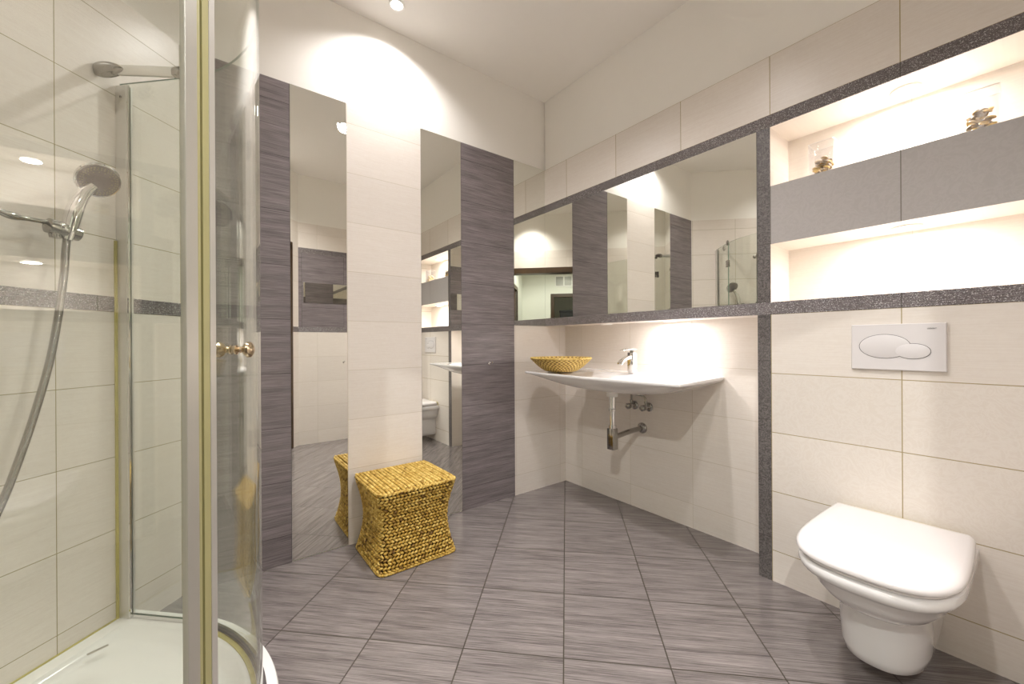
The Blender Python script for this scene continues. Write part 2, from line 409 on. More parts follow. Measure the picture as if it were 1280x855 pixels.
# hall behind the doorway
HV, HU0, HU1 = -2.60, -1.2, 0.60
b = MB(); b.box((HU0 - .1, .12, 0), (HU0, VD - HV, ZC), M['hallpaint'], FD); struct(b, 'wall_hall_left', 'pale hall wall')
b = MB()
b.box((HU1, .12, 0), (HU1 + .1, 1.25, ZC), M['hallpaint'], FD); b.box((HU1, 2.05, 0), (HU1 + .1, VD - HV, ZC), M['hallpaint'], FD)
b.box((HU1, 1.25, 1.93), (HU1 + .1, 2.05, ZC), M['hallpaint'], FD)
struct(b, 'wall_hall_right', 'pale hall wall with brown door')
b = MB()
b.box((HU1 - .012, 1.18, 0), (HU1 + .1, 1.25, 2.0), M['wood'], FD); b.box((HU1 - .012, 2.05, 0), (HU1 + .1, 2.12, 2.0), M['wood'], FD)
b.box((HU1 - .012, 1.25, 1.93), (HU1 + .1, 2.05, 2.0), M['wood'], FD); b.box((HU1 + .03, 1.25, 0), (HU1 + .07, 2.05, 1.93), M['woodm'], FD)
struct(b, 'door_2', 'brown hall door in dark frame', bevel=.003)
b = MB()
DV = VD - HV
b.box((0.02, DV, 0), (HU1 + .1, DV + .1, ZC), M['hallpaint'], FD); b.box((HU0, DV, 0), (-1.0, DV + .1, ZC), M['hallpaint'], FD)
b.box((-1.0, DV, 1.95), (0.02, DV + .1, ZC), M['hallpaint'], FD)
struct(b, 'wall_hall_end', 'pale hall end wall with vent and dark doorway')
b = MB()
b.box((-1.0, DV - .012, 1.90), (0.02, DV + .1, 1.97), M['wood'], FD); b.box((-.05, DV - .012, 0), (0.02, DV + .1, 1.90), M['wood'], FD)
b.box((-1.0, DV - .012, 0), (-.93, DV + .1, 1.90), M['wood'], FD)
struct(b, 'door_3', 'dark brown framed doorway at hall end', bevel=.003)
b = MB()
b.box((-1.2, DV + 1.0, 0), (.3, DV + 1.1, ZC), M['hallpaint'], FD); b.box((-1.3, DV + .1, 0), (-1.2, DV + 1.1, ZC), M['hallpaint'], FD)
b.box((.3, DV + .1, 0), (.4, DV + 1.1, ZC), M['hallpaint'], FD)
struct(b, 'wall_far_room', 'dim room beyond hall doorway')

# ------------------------------------------------------------------ mirrors
def mirror(name, lo, hi, face, label, th=.004):
    b = MB(); b.box(lo, hi, M['mirror'])
    o = b.build(name, origin=((lo[0] + hi[0]) / 2, (lo[1] + hi[1]) / 2, lo[2]))
    me = o.data; me.materials.append(M['medge'])
    for p in me.polygons:
        if abs(p.normal[face]) < .5: p.material_index = 1
    return tag(o, label, 'mirror')
mirror('tall_wall_mirror', (.3135, LY - .001, .008), (.5595, LY + .003, ZT), 1, 'wide tall mirror strip left of the cream tile column, reflecting the woven stool')
mirror('tall_wall_mirror', (.9545, LY - .001, .008), (1.2075, LY + .003, ZT), 1, 'tall wall mirror between cream column and dark tile column')
mirror('corner_mirror', (1.6035, LY - .001, BL0), (FX - .0015, LY + .003, ZT), 1, 'mirror strip in room corner above the cream tiles, left of wide sink mirror')
mirror('sink_mirror', (FX - .002, CY1 + .001, BL1 + .001), (FX + .002, LY - .0015, BU0 - .001), 0, 'wide horizontal mirror above the washbasin framed by grey borders')
mirror('strip_mirror', (.775, SY + .0005, 1.402), (1.80, SY + .0045, 1.60), 1, 'small horizontal mirror strip on dark tiles, seen in tall mirror')

# ------------------------------------------------------------------ lamps
def downlight(name, loc, r, label, power, group=None, lit=True, size=140, ldrop=.012, col=WARM, soft=.03, blend=.35, kind='SPOT'):
    e = empty(name, loc); tag(e, label, 'ceiling light', group)
    b = MB(); b.lathe([(r * .72, 0.0), (r, 0.0), (r, -.003), (r * .93, -.006), (r * .78, -.005), (r * .72, -.002)], M['white'], loc, n=40, cap0=False, cap1=False)
    b.build('trim_ring', e, smooth=SM)
    b = MB(); b.lathe([(r * .74, -.001), (r * .74, -.0025), (r * .3, -.004)], M['lamp'] if lit else M['lampoff'], loc, n=32)
    b.build('lamp_glass', e, smooth=SM)
    if lit:
        ld = bpy.data.lights.new(name + ' light', kind); ld.energy = power; ld.color = col
        if kind == 'SPOT': ld.spot_size = math.radians(size); ld.spot_blend = blend; ld.shadow_soft_size = soft
        else: ld.shape = 'DISK'; ld.size = r * 1.5
        lo = bpy.data.objects.new('lamp_light', ld); C.objects.link(lo); lo.parent = e; lo.location = (0, 0, -ldrop)
    return e
CG = 'round downlights in the room ceiling'
downlight('ceiling_downlight', (.756, 1.905, ZC), .038, 'small bright round ceiling downlight near the mirror wall, at top of photo', P_CEIL * .52, size=142, blend=.7)
downlight('ceiling_downlight', (.52, .30, ZC), .038, 'ceiling downlight just inside the doorway', P_CEIL, size=115, blend=.9, soft=.05)
downlight('ceiling_downlight', (.85, .95, ZC), .038, 'unseen fill downlight added in the middle of the ceiling', P_CEIL * 1.15, size=136, blend=1.0, soft=.05)  # unseen lamp, added as ambient fill for the room
downlight('ceiling_downlight', (-.33, 1.27, ZC), .038, 'unseen fill downlight added over the shower tray', P_CEIL * .3, size=125, blend=.9, soft=.05)  # weak unseen lamp, added to fill the shower corner
downlight('niche_downlight', (1.985, .283, BU0), .042, 'round spotlight in the top of upper niche', P_NICHE, kind='AREA')
downlight('niche_downlight', (1.985, .283, 1.402), .042, 'round spotlight in the top of lower niche', P_NICHE, kind='AREA')
downlight('cabinet_downlight', (1.972, 1.19, BL0), .036, 'lit round spotlight under the sink mirror ledge', P_CAB, kind='AREA')
downlight('cabinet_downlight', (1.972, 1.62, BL0), .036, 'unlit round spotlight under the mirror ledge above the wicker bowl', 0, lit=False)
hp = uv(-.3, -1.1, ZC)
downlight('hall_downlight', tuple(hp), .06, 'hall ceiling light seen only by reflection', P_HALL, col=COOL, size=160)

# vent in the hall
e = empty('air_vent', tuple(FD @ Vector((-.25, DV, 2.13)))); tag(e, 'small grey double air vent above hall doorway, seen in corner mirror', 'air vent')
b = MB()
for (x0, x1, z0, z1) in ((-.42, -.40, 2.13, 2.31), (-.09, -.07, 2.13, 2.31), (-.26, -.235, 2.13, 2.31), (-.42, -.07, 2.11, 2.13), (-.42, -.07, 2.31, 2.33)):
    b.box((x0, DV - .01, z0), (x1, DV - .0005, z1), M['white'], FD)
b.build('vent_frame', e)
b = MB(); b.box((-.40, DV - .004, 2.13), (-.09, DV - .0005, 2.31), M['gasket'], FD)
for k in range(9): b.box((-.40, DV - .008, 2.135 + k * .0195), (-.09, DV - .004, 2.143 + k * .0195), M['alud'], FD)
b.build('vent_slats', e)
o = MB(); o.box((-.55, DV + .35, 0), (-.16, DV + .75, 1.62), M['black'], FD); o.box((-.56, DV + .34, 1.62), (-.15, DV + .76, 1.66), M['black'], FD)
o = o.build('tall_cabinet', origin=tuple(FD @ Vector((-.35, DV + .55, 0))), bevel=.01); tag(o, 'tall black cabinet in the dim room beyond the hall', 'cabinet')

# ------------------------------------------------------------------ stool
def stool():
    cx, cy, H = .770, 1.870, .352
    hx, hy = .190, .180
    e = empty('woven_stool', (cx, cy, 0)); tag(e, 'square golden-brown woven stool with flared base against the cream tile column', 'stool')
    def half(z):
        t = z / H
        w = 1.0 - .165 * math.sin(PI * min(1, t / .97)) ** 1.0
        return hx * w * (1.0), hy * w
    def ring(z, inset, n=48, ex=9.0, extra=1.0):
        a, c_ = half(z); a -= inset; c_ -= inset; out = []
        for j in range(n):
            th = 2 * PI * j / n; cs, sn = math.cos(th), math.sin(th)
            k = (abs(cs) ** ex + abs(sn) ** ex) ** (-1 / ex)
            out.append(Vector((cx + a * k * cs, cy + c_ * k * sn, z)))
        return out
    b = MB(); b.loft([ring(.006 + (H - .016) * i / 24, .010) for i in range(25)], M['ropein']); b.build('inner_core', e)
    # braided stitches, one small lump each, all of one woven skin
    b = MB(); tints = []
    def stitch(p, along, side, nrm, L, W, T, tint):
        rings = []; n = 6
        prof = [(-.5, .25), (-.30, .80), (0, 1.0), (.30, .80), (.5, .25)]
        for t, s in prof:
            q = p + along * (L * t) + nrm * (T * .35 * (1 - 4 * t * t))
            rings.append([q + side * (W * .5 * s * math.cos(2 * PI * j / n)) + nrm * (T * .5 * s * math.sin(2 * PI * j / n)) for j in range(n)])
        k0 = len(b.f); b.loft(rings, M['rope']); tints.extend([tint] * (len(b.f) - k0))
    nrow = 24; dz = (H - .006) / nrow
    for i in range(nrow):
        z = .007 + dz * (i + .5)
        R_ = ring(z, .003, n=240, ex=11)
        Rz = ring(min(H, z + .004), .003, n=240, ex=11)
        per = [0.0]
        for j in range(240): per.append(per[-1] + (R_[(j + 1) % 240] - R_[j]).length)
        tot = per[-1]; ns = int(tot / .0170); 
        for k in range(ns):
            s = (k + (.5 if i % 2 else 0) + random.uniform(-.08, .08)) * tot / ns % tot
            j = next(q for q in range(240) if per[q + 1] >= s); f = (s - per[j]) / max(1e-9, per[j + 1] - per[j])
            p = R_[j].lerp(R_[(j + 1) % 240], f); pz = Rz[j].lerp(Rz[(j + 1) % 240], f)
            tan = (R_[(j + 1) % 240] - R_[j]).normalized(); upv = (pz - p).normalized()
            nrm = tan.cross(upv).normalized()
            sg = 1 if i % 2 else -1
            al = (tan + upv * .6 * sg).normalized(); sd = nrm.cross(al)
            stitch(p, al, sd, nrm, .0220, .0122, .0125, random.gauss(.5, .17))
    # top: rows running front to back
    a, c_ = half(H); nr = 22
    for i in range(nr):
        x = -a + .004 + (2 * a - .008) * (i + .5) / nr
        ns = 20
        for k in range(ns):
            y = -c_ + .002 + (2 * c_ - .004) * (k + .5 + random.uniform(-.08, .08)) / ns
            ed = max(abs(x) / a, abs(y) / c_); drop = -.007 * max(0, (ed - .86) / .14) ** 2
            sg = 1 if i % 2 else -1
            al = (Vector((0, 1, 0)) + Vector((.42 * sg, 0, 0))).normalized()
            stitch(Vector((cx + x, cy + y, H + drop)), al, Vector((0, 0, 1)).cross(al), Vector((0, 0, 1)), .0235, .0145, .012, random.gauss(.62, .14))
    # rolled rims at top and bottom
    o = b.build('woven_cover', e, smooth=PI)
    at = o.data.attributes.new('tint', 'FLOAT', 'FACE'); at.data.foreach_set('value', [max(0, min(1, t)) for t in tints])
    for z, r in ((.0065, .0062), (H - .003, .006)):
        b = MB(); tn = []
        R_ = ring(z, .001, n=120, ex=12)
        for j in range(120):
            p, q = R_[j], R_[(j + 1) % 120]; k0 = len(b.f)
            d = (q - p); b.tube([p - d * .05, (p + q) / 2, q + d * .05], [r * .86, r, r * .86], M['rope'], n=8)
            tn.extend([random.gauss(.55, .15)] * (len(b.f) - k0))
        o = b.build('rim_braid', e, smooth=PI)
        at = o.data.attributes.new('tint', 'FLOAT', 'FACE'); at.data.foreach_set('value', [max(0, min(1, t)) for t in tn])
stool()

# ------------------------------------------------------------------ basin
BYC, BZ = 1.412, .820
def basin():
    X0, X1 = 1.555, BX - .0005
    NS, NTT = 56, 36
    def pt(s, t):                       # s: left-right 0..1 (toward low Y), t: 0 wall .. 1 front
        yb = 1.872 - s * (1.872 - .955); yf = 1.918 - s * (1.918 - .905)
        tt = t
        y = yb + (yf - yb) * tt
        bow = .022 * (1 - (2 * s - 1) ** 2)
        x = X1 + (X0 + .010 - bow - X1) * t
        return x, y
    def sm(x): x = max(0, min(1, x)); return x * x * (3 - 2 * x)
    def top(s, t):
        a = abs((s - .5) / .36); c_ = abs((t - .58) / .37)
        d = (a ** 3.0 + c_ ** 3.0) ** (1 / 3.0)
        z = BZ - .062 * sm((1 - d) / .55) - .004 * sm((.5 - abs(s - .5)) / .06) * sm((1 - t) / .08) * sm(t / .08)
        return z
    def bot(s, t):
        a = abs(2 * s - 1); c_ = max(0, (t - .35) / .65)
        e = (1 - a ** 2.8) * (1 - c_ ** 3.2)
        return BZ - .013 - .088 * max(0, e) ** .85
    b = MB()
    g0 = len(b.v)
    T = [[(*pt(i / NS, j / NTT), top(i / NS, j / NTT)) for j in range(NTT + 1)] for i in range(NS + 1)]
    B = [[(*pt(i / NS, j / NTT), bot(i / NS, j / NTT)) for j in range(NTT + 1)] for i in range(NS + 1)]
    W = NTT + 1; vs = [p for r in T for p in r] + [p for r in B for p in r]; off = (NS + 1) * W; fs = []
    for i in range(NS):
        for j in range(NTT):
            a = i * W + j; fs.append((a, a + 1, a + W + 1, a + W)); fs.append((off + a, off + a + W, off + a + W + 1, off + a + 1))
    for i in range(NS):
        for j in (0, NTT):
            a = i * W + j; fs.append((a, a + W, off + a + W, off + a))
    for j in range(NTT):
        for i in (0, NS):
            a = i * W + j; fs.append((a, a + 1, off + a + 1, off + a))
    b.add(vs, fs, M['ceramic'])
    e = empty('washbasin', (BX, BYC, BZ)); tag(e, 'wide white wall-hung washbasin with sloping sides under the sink mirror', 'washbasin')
    b.build('basin_body', e, smooth=math.radians(50), bevel=.0035)
    b = MB(); b.lathe([(.023, BZ - .0665), (.023, BZ - .061), (.017, BZ - .057), (0.002, BZ - .056)], M['chrome'], (1.765, BYC, 0), n=28)
    b.build('drain_plug', e, smooth=SM)
basin()

# tap
def tap():
    x, y = 1.955, 1.418; z = BZ - .002
    e = empty('basin_tap', (x, y, z)); tag(e, 'square chrome single-lever tap at the back of the washbasin', 'tap')
    b = MB()
    b.loft([[Vector((x + px, y + py, z + h)) for px, py in ((-.021, -.020), (.021 , -.020), (.021, .020), (-.021, .020))] for h in (0, .118)] , M['chrome'])
    b.build('tap_body', e, smooth=SM, bevel=.003)
    b = MB(); pr = [(-.015, .105, .080), (-.045, .100, .080), (-.075, .090, .074), (-.100, .077, .062), (-.118, .064, .050)]
    b.loft([[Vector((x + px, y - .016, z + zt)), Vector((x + px, y + .016, z + zt)), Vector((x + px, y + .016, z + zb)), Vector((x + px, y - .016, z + zb))] for px, zt, zb in pr], M['chrome'])
    b.build('spout', e, smooth=SM, bevel=.002)
    b = MB(); b.lathe([(.009, 0), (.009, -.010)], M['chromed'], (x - .104, y, z + .060), n=20); b.build('aerator', e, smooth=SM)
    b = MB(); b.lathe([(.013, 0), (.013, .014)], M['chromed'], (x - .002, y, z + .118), n=24); b.build('lever_neck', e, smooth=SM)
    b = MB()
    b.loft([[Vector((x + px, y - w, z + zt)), Vector((x + px, y + w, z + zt)), Vector((x + px, y + w, z + zt - th)), Vector((x + px, y - w, z + zt - th))] for px, zt, th, w in ((.022, .142, .012, .020), (-.03, .141, .010, .020), (-.07, .137, .005, .018), (-.098, .132, .003, .016))], M['chrome'])
    b.build('lever', e, smooth=SM, bevel=.0015)
tap()

# waste trap
def trap():
    x, y = 1.765, BYC
    e = empty('waste_trap', (BX, 1.431, .48)); tag(e, 'chrome bottle trap with square cup under the washbasin', 'waste trap')
    b = MB(); b.lathe([(.030, .728), (.030, .700), (.020, .698)], M['white'], (x, y, 0), n=28); b.build('waste_collar', e, smooth=SM)
    b = MB(); b.lathe([(.018, .70), (.018, .638), (.0185, .636), (.0205, .634), (.0205, .622), (.016, .620), (.016, .53)], M['chrome'], (x, y, 0), n=28)
    b.lathe([(.021, .545), (.021, .528), (.018, .525)], M['chrome'], (x, y, 0), n=28); b.build('tailpipe', e, smooth=SM)
    b = MB(); b.box((x - .021, y - .021, .412), (x + .021, y + .021, .527), M['chromed']); b.build('trap_cup', e, bevel=.003, smooth=SM)
    b = MB(); b.tube([(x + .018, y, .478), (x + .06, y, .480), (x + .12, y + .006, .483), (1.96, y + .012, .485), (BX - .012, 1.431, .485)], .0145, M['chromed'], 20); b.build('wall_pipe', e, smooth=SM)
    b = MB(); b.lathe([(.032, 0), (.032, .004), (.026, .012), (.016, .018)], M['chromed'], (BX - .0005, 1.431, .485), (-1, 0, 0), 30); b.build('wall_flange', e, smooth=SM)
trap()
def valve(y, label, group=None):
    e = empty('angle_valve', (BX, y, .615)); tag(e, label, 'valve', group)
    b = MB(); b.lathe([(.026, 0), (.026, .003), (.020, .008), (.011, .010)], M['chromed'], (BX - .0005, y, .615), (-1, 0, 0), 26); b.build('wall_flange', e, smooth=SM)
    b = MB(); b.lathe([(.010, .009), (.010, .045), (.012, .046), (.012, .050)], M['chrome'], (BX, y, .615), (-1, 0, 0), 22)
    b.lathe([(.007, 0), (.007, .018), (.009, .019), (.009, .030)], M['chromed'], (BX - .032, y, .62), (0, 0, 1), 18); b.build('valve_body', e, smooth=SM)
    b = MB(); b.lathe([(.010, .049), (.0175, .052), (.0185, .060), (.0175, .072), (.012, .076), (.002, .077)], M['chromed'], (BX, y, .615), (-1, 0, 0), 12); b.build('valve_knob', e, smooth=SM)
    return e
v1 = valve(1.485, 'chrome angle valve on recess wall, left of its twin and nearer the trap pipe')
v2 = valve(1.385, 'chrome angle valve on recess wall, right of its twin')
def bez(p, n=20):
    out = []
    for i in range(n + 1):
        t = i / n; q = [Vector(x) for x in p]
        while len(q) > 1: q = [q[k].lerp(q[k + 1], t) for k in range(len(q) - 1)]
        out.append(q[0])
    return out
b = MB(); b.tube(bez([(BX - .032, 1.485, .65), (BX - .035, 1.48, .70), (BX - .06, 1.47, .69), (BX - .07, 1.45, .735)]), .0055, M['chromed'], 10); b.build('supply_hose', v1, smooth=SM)
b = MB(); b.tube(bez([(BX - .032, 1.385, .65), (BX - .034, 1.385, .705), (BX - .04, 1.44, .675), (BX - .07, 1.465, .68), (BX - .07, 1.445, .735)]), .0055, M['chromed'], 10); b.build('supply_hose', v2, smooth=SM)

# ------------------------------------------------------------------ wicker bowl
def wickerbowl():
    cx, cy, z0 = 1.722, 1.765, BZ - .0035
    R0, R1, H = .078, .182, .078
    b = MB(); tint = []
    NA, NP = 240, 46
    prof = []
    for i in range(NP + 1):
        t = i / NP; prof.append((R0 + (R1 - R0) * (t ** .85), z0 + .004 + H * (t ** 1.25), t))
    def ringp(r, z, t, inner):
        out = []
        for j in range(NA):
            a = 2 * PI * j / NA
            w = math.sin(40 * a + (PI if int(t * 9) % 2 else 0)) * .0018 + abs(math.sin(t * 9 * PI)) * .0026
            rr = r + (w if not inner else -.005 - w)
            out.append(Vector((cx + rr * math.cos(a), cy + rr * math.sin(a), z + (.0 if not inner else .004))))
        return out
    rings = [ringp(r, z, t, False) for r, z, t in prof]
    rings += [ringp(r, z, t, True) for r, z, t in reversed(prof)]
    b.loft(rings, M['wicker'])
    n = len(b.f); col = []
    for f in b.f:
        c = sum((b.v[i] for i in f), Vector()) / len(f)
        a = math.atan2(c.y - cy, c.x - cx); t = (c.z - z0) / H
        col.append(max(0, min(1, .42 + .40 * math.sin(40 * a + (PI if int(t * 9) % 2 else 0)) + random.uniform(-.1, .1))))
    e = empty('wicker_bowl', (cx, cy, z0)); tag(e, 'shallow round yellow wicker bowl on the left end of washbasin', 'bowl')
    o = b.build('woven_side', e, smooth=PI)
    at = o.data.attributes.new('tint', 'FLOAT', 'FACE'); at.data.foreach_set('value', col)
    b = MB(); col = []
    N = 96
    for j in range(N):
        a0, a1 = 2 * PI * j / N, 2 * PI * (j + 1.15) / N; k0 = len(b.f)
        b.tube([(cx + (R1 - .001) * math.cos(a), cy + (R1 - .001) * math.sin(a), z0 + .084 + dzz) for a, dzz in ((a0, -.001), ((a0 + a1) / 2, .001), (a1, -.001))], [.004, .0052, .004], M['wicker'], 8)
        col.extend([random.gauss(.6, .12)] * (len(b.f) - k0))
    o = b.build('rim_coil', e, smooth=PI); at = o.data.attributes.new('tint', 'FLOAT', 'FACE'); at.data.foreach_set('value', [max(0, min(1, t)) for t in col])
wickerbowl()

# ------------------------------------------------------------------ toilet
TY = .290
def outline(z, w, xf, xb=FX - .0005, n=64, ex=3.0, wb=None, flat=.50):
    """D-shaped plan: straight-ish sides from wall, rounded front."""
    wb = w if wb is None else wb
    pts = []
    xs = xb - (xb - xf) * flat
    m = n // 4
    for i in range(m):                       # +Y side from the wall forward
        t = i / m; ww = wb + (w - wb) * math.sin(t * PI / 2); pts.append(Vector((xb + (xs - xb) * t, TY + ww, z)))
    for i in range(2 * m + 1):               # rounded front
        a = PI / 2 - PI * i / (2 * m); cs, sn = math.cos(a), math.sin(a)
        k = (abs(cs) ** ex + abs(sn) ** ex) ** (-1 / ex)
        pts.append(Vector((xs - (xs - xf) * k * cs, TY + w * k * sn, z)))
    for i in range(m - 1, -1, -1):
        t = i / m; ww = wb + (w - wb) * math.sin(t * PI / 2); pts.append(Vector((xb + (xs - xb) * t, TY - ww, z)))
    return pts
def toilet():
    e = empty('toilet', (FX, TY, 0)); tag(e, 'white wall-hung toilet with closed lid on the cream tiled wall', 'toilet')
    L = [(.362, .168, 1.362, 2.85), (.358, .178, 1.356, 2.85), (.343, .180, 1.354, 2.85), (.330, .175, 1.362, 2.85), (.322, .160, 1.378, 2.85), (.312, .156, 1.386, 2.5), (.285, .150, 1.400, 2.5), (.258, .138, 1.425, 2.4),
         (.238, .124, 1.452, 2.4), (.228, .112, 1.476, 2.3), (.222, .108, 1.493, 2.4), (.215, .106, 1.497, 2.4), (.15, .104, 1.502, 2.4), (.09, .102, 1.508, 2.4), (.066, .098, 1.516, 2.4), (.056, .086, 1.532, 2.4)]
    b = MB(); b.loft([outline(z, w, xf, ex=ex) for z, w, xf, ex in reversed(L)], M['ceramic']); b.build('bowl', e, smooth=math.radians(60))
    xb = FX - .022
    b = MB(); S = [(.3635, .164, 1.374), (.365, .170, 1.366), (.370, .171, 1.365), (.373, .168, 1.370)]
    b.loft([outline(z, w, xf, xb, ex=3.0, wb=w - .008) for z, w, xf in S], M['plastic']); b.build('seat', e, smooth=math.radians(60))
    S = [(.3745, .171, 1.366), (.376, .179, 1.356), (.382, .182, 1.352), (.391, .180, 1.355), (.397, .175, 1.363), (.402, .166, 1.374), (.406, .140, 1.404), (.4085, .10, 1.46), (.4095, .04, 1.56)]
    b = MB(); b.loft([outline(z, w, xf, xb - (0 if z < .402 else (z - .402) * 4), ex=3.0, wb=w - .008) for z, w, xf in S], M['plastic']); b.build('lid', e, smooth=math.radians(60))
    b = MB(); b.box((FX - .034, TY - .14, .3625), (FX - .006, TY + .14, .389), M['plastic']); b.build('hinge_bar', e, bevel=.005, smooth=SM)
    b = MB(); b.tube([(FX - .002, TY + .160, .36), (FX - .002, TY + .158, .385), (FX - .002, TY + .150, .392), (FX - .002, TY, .393), (FX - .002, TY - .150, .392), (FX - .002, TY - .158, .385), (FX - .002, TY - .160, .36)], .0035, M['silicone'], 8)
    b.build('silicone_bead', e, smooth=SM)
toilet()

# flush plate
def flush():
    y0, y1, z0, z1 = .1755, .4125, .8965, 1.0545
    e = empty('flush_plate', (FX, (y0 + y1) / 2, z0)); tag(e, 'white rectangular dual flush plate with two oval buttons above toilet', 'flush plate')
    b = MB(); x = FX - .011
    b.loft([[Vector((xx, y0 + i, z0 + i)), Vector((xx, y1 - i, z0 + i)), Vector((xx, y1 - i, z1 - i)), Vector((xx, y0 + i, z1 - i))] for xx, i in ((FX - .0003, 0), (x + .003, 0), (x, .002))], M['plate'])
    b.build('plate', e, smooth=SM)
    def oval(cy, cz, a, c_, xo, name, cut=None):
        n = 72
        def rg(k, xx): return [Vector((xx, cy + (a + k) * math.cos(2 * PI * j / n), cz + (c_ + k) * math.sin(2 * PI * j / n))) for j in range(n)]
        b = MB(); b.loft([rg(.0013, x - xo * .3 - .0003), rg(.0013, x - xo * .3)], M['groove'])
        b.loft([rg(0, x - xo * .3), rg(0, x - xo + .0006), rg(-.0012, x - xo)], M['plate']); return b.build(name, e, smooth=SM)
    oval(.3235, .978, .0655, .0405, .0016, 'large_button')
    oval(.2530, .962, .0415, .0250, .0026, 'small_button')
    cu = bpy.data.curves.new('brand_text', 'FONT'); cu.body = 'GEBERIT'; cu.size = .0058; cu.extrude = .0002; cu.align_x = 'CENTER'
    t = bpy.data.objects.new('tmp', cu); C.objects.link(t); dg = bpy.context.evaluated_depsgraph_get()
    me = bpy.data.meshes.new_from_object(t.evaluated_get(dg)); bpy.data.objects.remove(t)
    me.materials.clear(); me.materials.append(M['groove'])
    o = bpy.data.objects.new('lettering', me); C.objects.link(o); o.parent = e
    o.rotation_euler = (PI / 2, 0, -PI / 2); o.location = Vector((x - .0004, .2085, 1.0345)) - e.location
flush()

# ------------------------------------------------------------------ niche jars with shells
def jar(cy, label):
    x0, x1, s, z0, H = 1.925, 2.008, .0425, 1.6432, .138
    cx = (x0 + x1) / 2
    e = empty('glass_jar', (cx, cy, z0)); tag(e, label, 'jar', 'square glass jars in the upper niche')
    def sq(h, z, r=.008):
        out = []
        for (sx, sy, a0) in ((1, 1, 0), (-1, 1, 90), (-1, -1, 180), (1, -1, 270)):
            for k in range(4):
                a = math.radians(a0 + k * 30); out.append(Vector((cx + sx * (h - r) + r * math.cos(a), cy + sy * (h - r) + r * math.sin(a), z)))
        return out
    b = MB(); b.loft([sq(s - .003, z0), sq(s, z0 + .003), sq(s, z0 + H - .001), sq(s - .0015, z0 + H), sq(s - .003, z0 + H - .001), sq(s - .0035, z0 + .012), sq(s - .008, z0 + .009)], M['jarglass']); b.build('jar_wall', e, smooth=SM)
    b = MB()
    ro = sq(s - .0002, z0 + H); ri = sq(s - .0028, z0 + H + .0012); b.loft([ro, [p + Vector((0, 0, .0016)) for p in ro], ri, [p - Vector((0, 0, .0012)) for p in ri]], M['white'], False, False); b.build('jar_rim', e, smooth=SM)
    return e
jar(.1095, 'square glass jar of shells at the right of upper niche')
jar(.518, 'square glass jar of shells at the left end of upper niche')
def shellmesh(kind, mat):
    b = MB(); n = 14; rings = []
    for i in range(6):
        t = i / 5; r = .0135 * math.sin(t * PI / 2 + .02) if kind != 1 else .0125 * math.sin(t * PI / 2 + .02)
        h = .006 * math.cos(t * PI / 2)
        rings.append([Vector((r * math.cos(2 * PI * j / n) * (1.25 if kind == 2 else 1), r * (.78 + .22 * math.cos(2 * PI * j / n)) * math.sin(2 * PI * j / n) * (1 + .06 * (j % 2)), h)) for j in range(n)])
    rings += [[p * .93 - Vector((0, 0, .0014)) for p in r] for r in reversed(rings[1:])]
    b.loft(rings, mat, True, True); return b
shell0 = [shellmesh(0, M['shell']).build('seashell', smooth=SM), shellmesh(1, M['shell2']).build('seashell', smooth=SM), shellmesh(2, M['shell3']).build('seashell', smooth=SM)]
first = [True] * 3
rs = random.Random(5)
for cy, lab, grp in ((.1095, 'beige sea shell in the glass jar at right of upper niche', 'sea shells in the right jar'), (.518, 'pale sea shell in the glass jar at left of upper niche', 'sea shells in the left jar')):
    for k in range(54):
        kd = k % 3
        o = shell0[kd] if first[kd] else shell0[kd].copy()
        if not first[kd]: C.objects.link(o)
        first[kd] = False
        lay = k // 12
        o.location = (1.9665 + rs.uniform(-.022, .022), cy + rs.uniform(-.022, .022), 1.6432 + .022 + lay * .0135 + rs.uniform(-.002, .002) + (.008 if cy < .3 else 0) * (k > 40))
        o.rotation_euler = (rs.uniform(-.8, .8), rs.uniform(-.8, .8), rs.uniform(0, 6.28))
        tag(o, lab, 'sea shell', grp, 'thing')
# small pale glass dish in the lower niche
b = MB(); b.lathe([(.020, 0), (.036, .004), (.041, .022), (.0385, .022), (.034, .008), (.010, .005)], M['jarglass'], (1.985, .283, BL1 + .0005), n=36)
o = b.build('glass_dish', origin=(1.985, .283, BL1), smooth=SM); tag(o, 'tiny pale glass dish in the lower niche', 'dish')

# ------------------------------------------------------------------ hooks
def hook(x, y, z, s, label):
    e = empty('robe_hook', (x, y, z)); tag(e, label, 'hook')
    b = MB(); b.lathe([(.010, 0), (.010, .004), (.006, .006)], M['chrome'], (x, y, z), (0, s, 0), 20); b.build('hook_base', e, smooth=SM)
    b = MB(); b.tube(bez([(x, y + s * .004, z), (x, y + s * .022, z - .004), (x, y + s * .034, z + .002), (x, y + s * .036, z + .012)], 10), [.0048] * 8 + [.0055, .006, .0065], M['chrome'], 12); b.build('hook_arm', e, smooth=SM)
hook(1.405, LY - .0003, .868, -1, 'small chrome robe hook on the dark tile column')
hook(1.15, SY + .0003, .80, 1, 'small chrome robe hook on the cream wall seen in tall mirror')

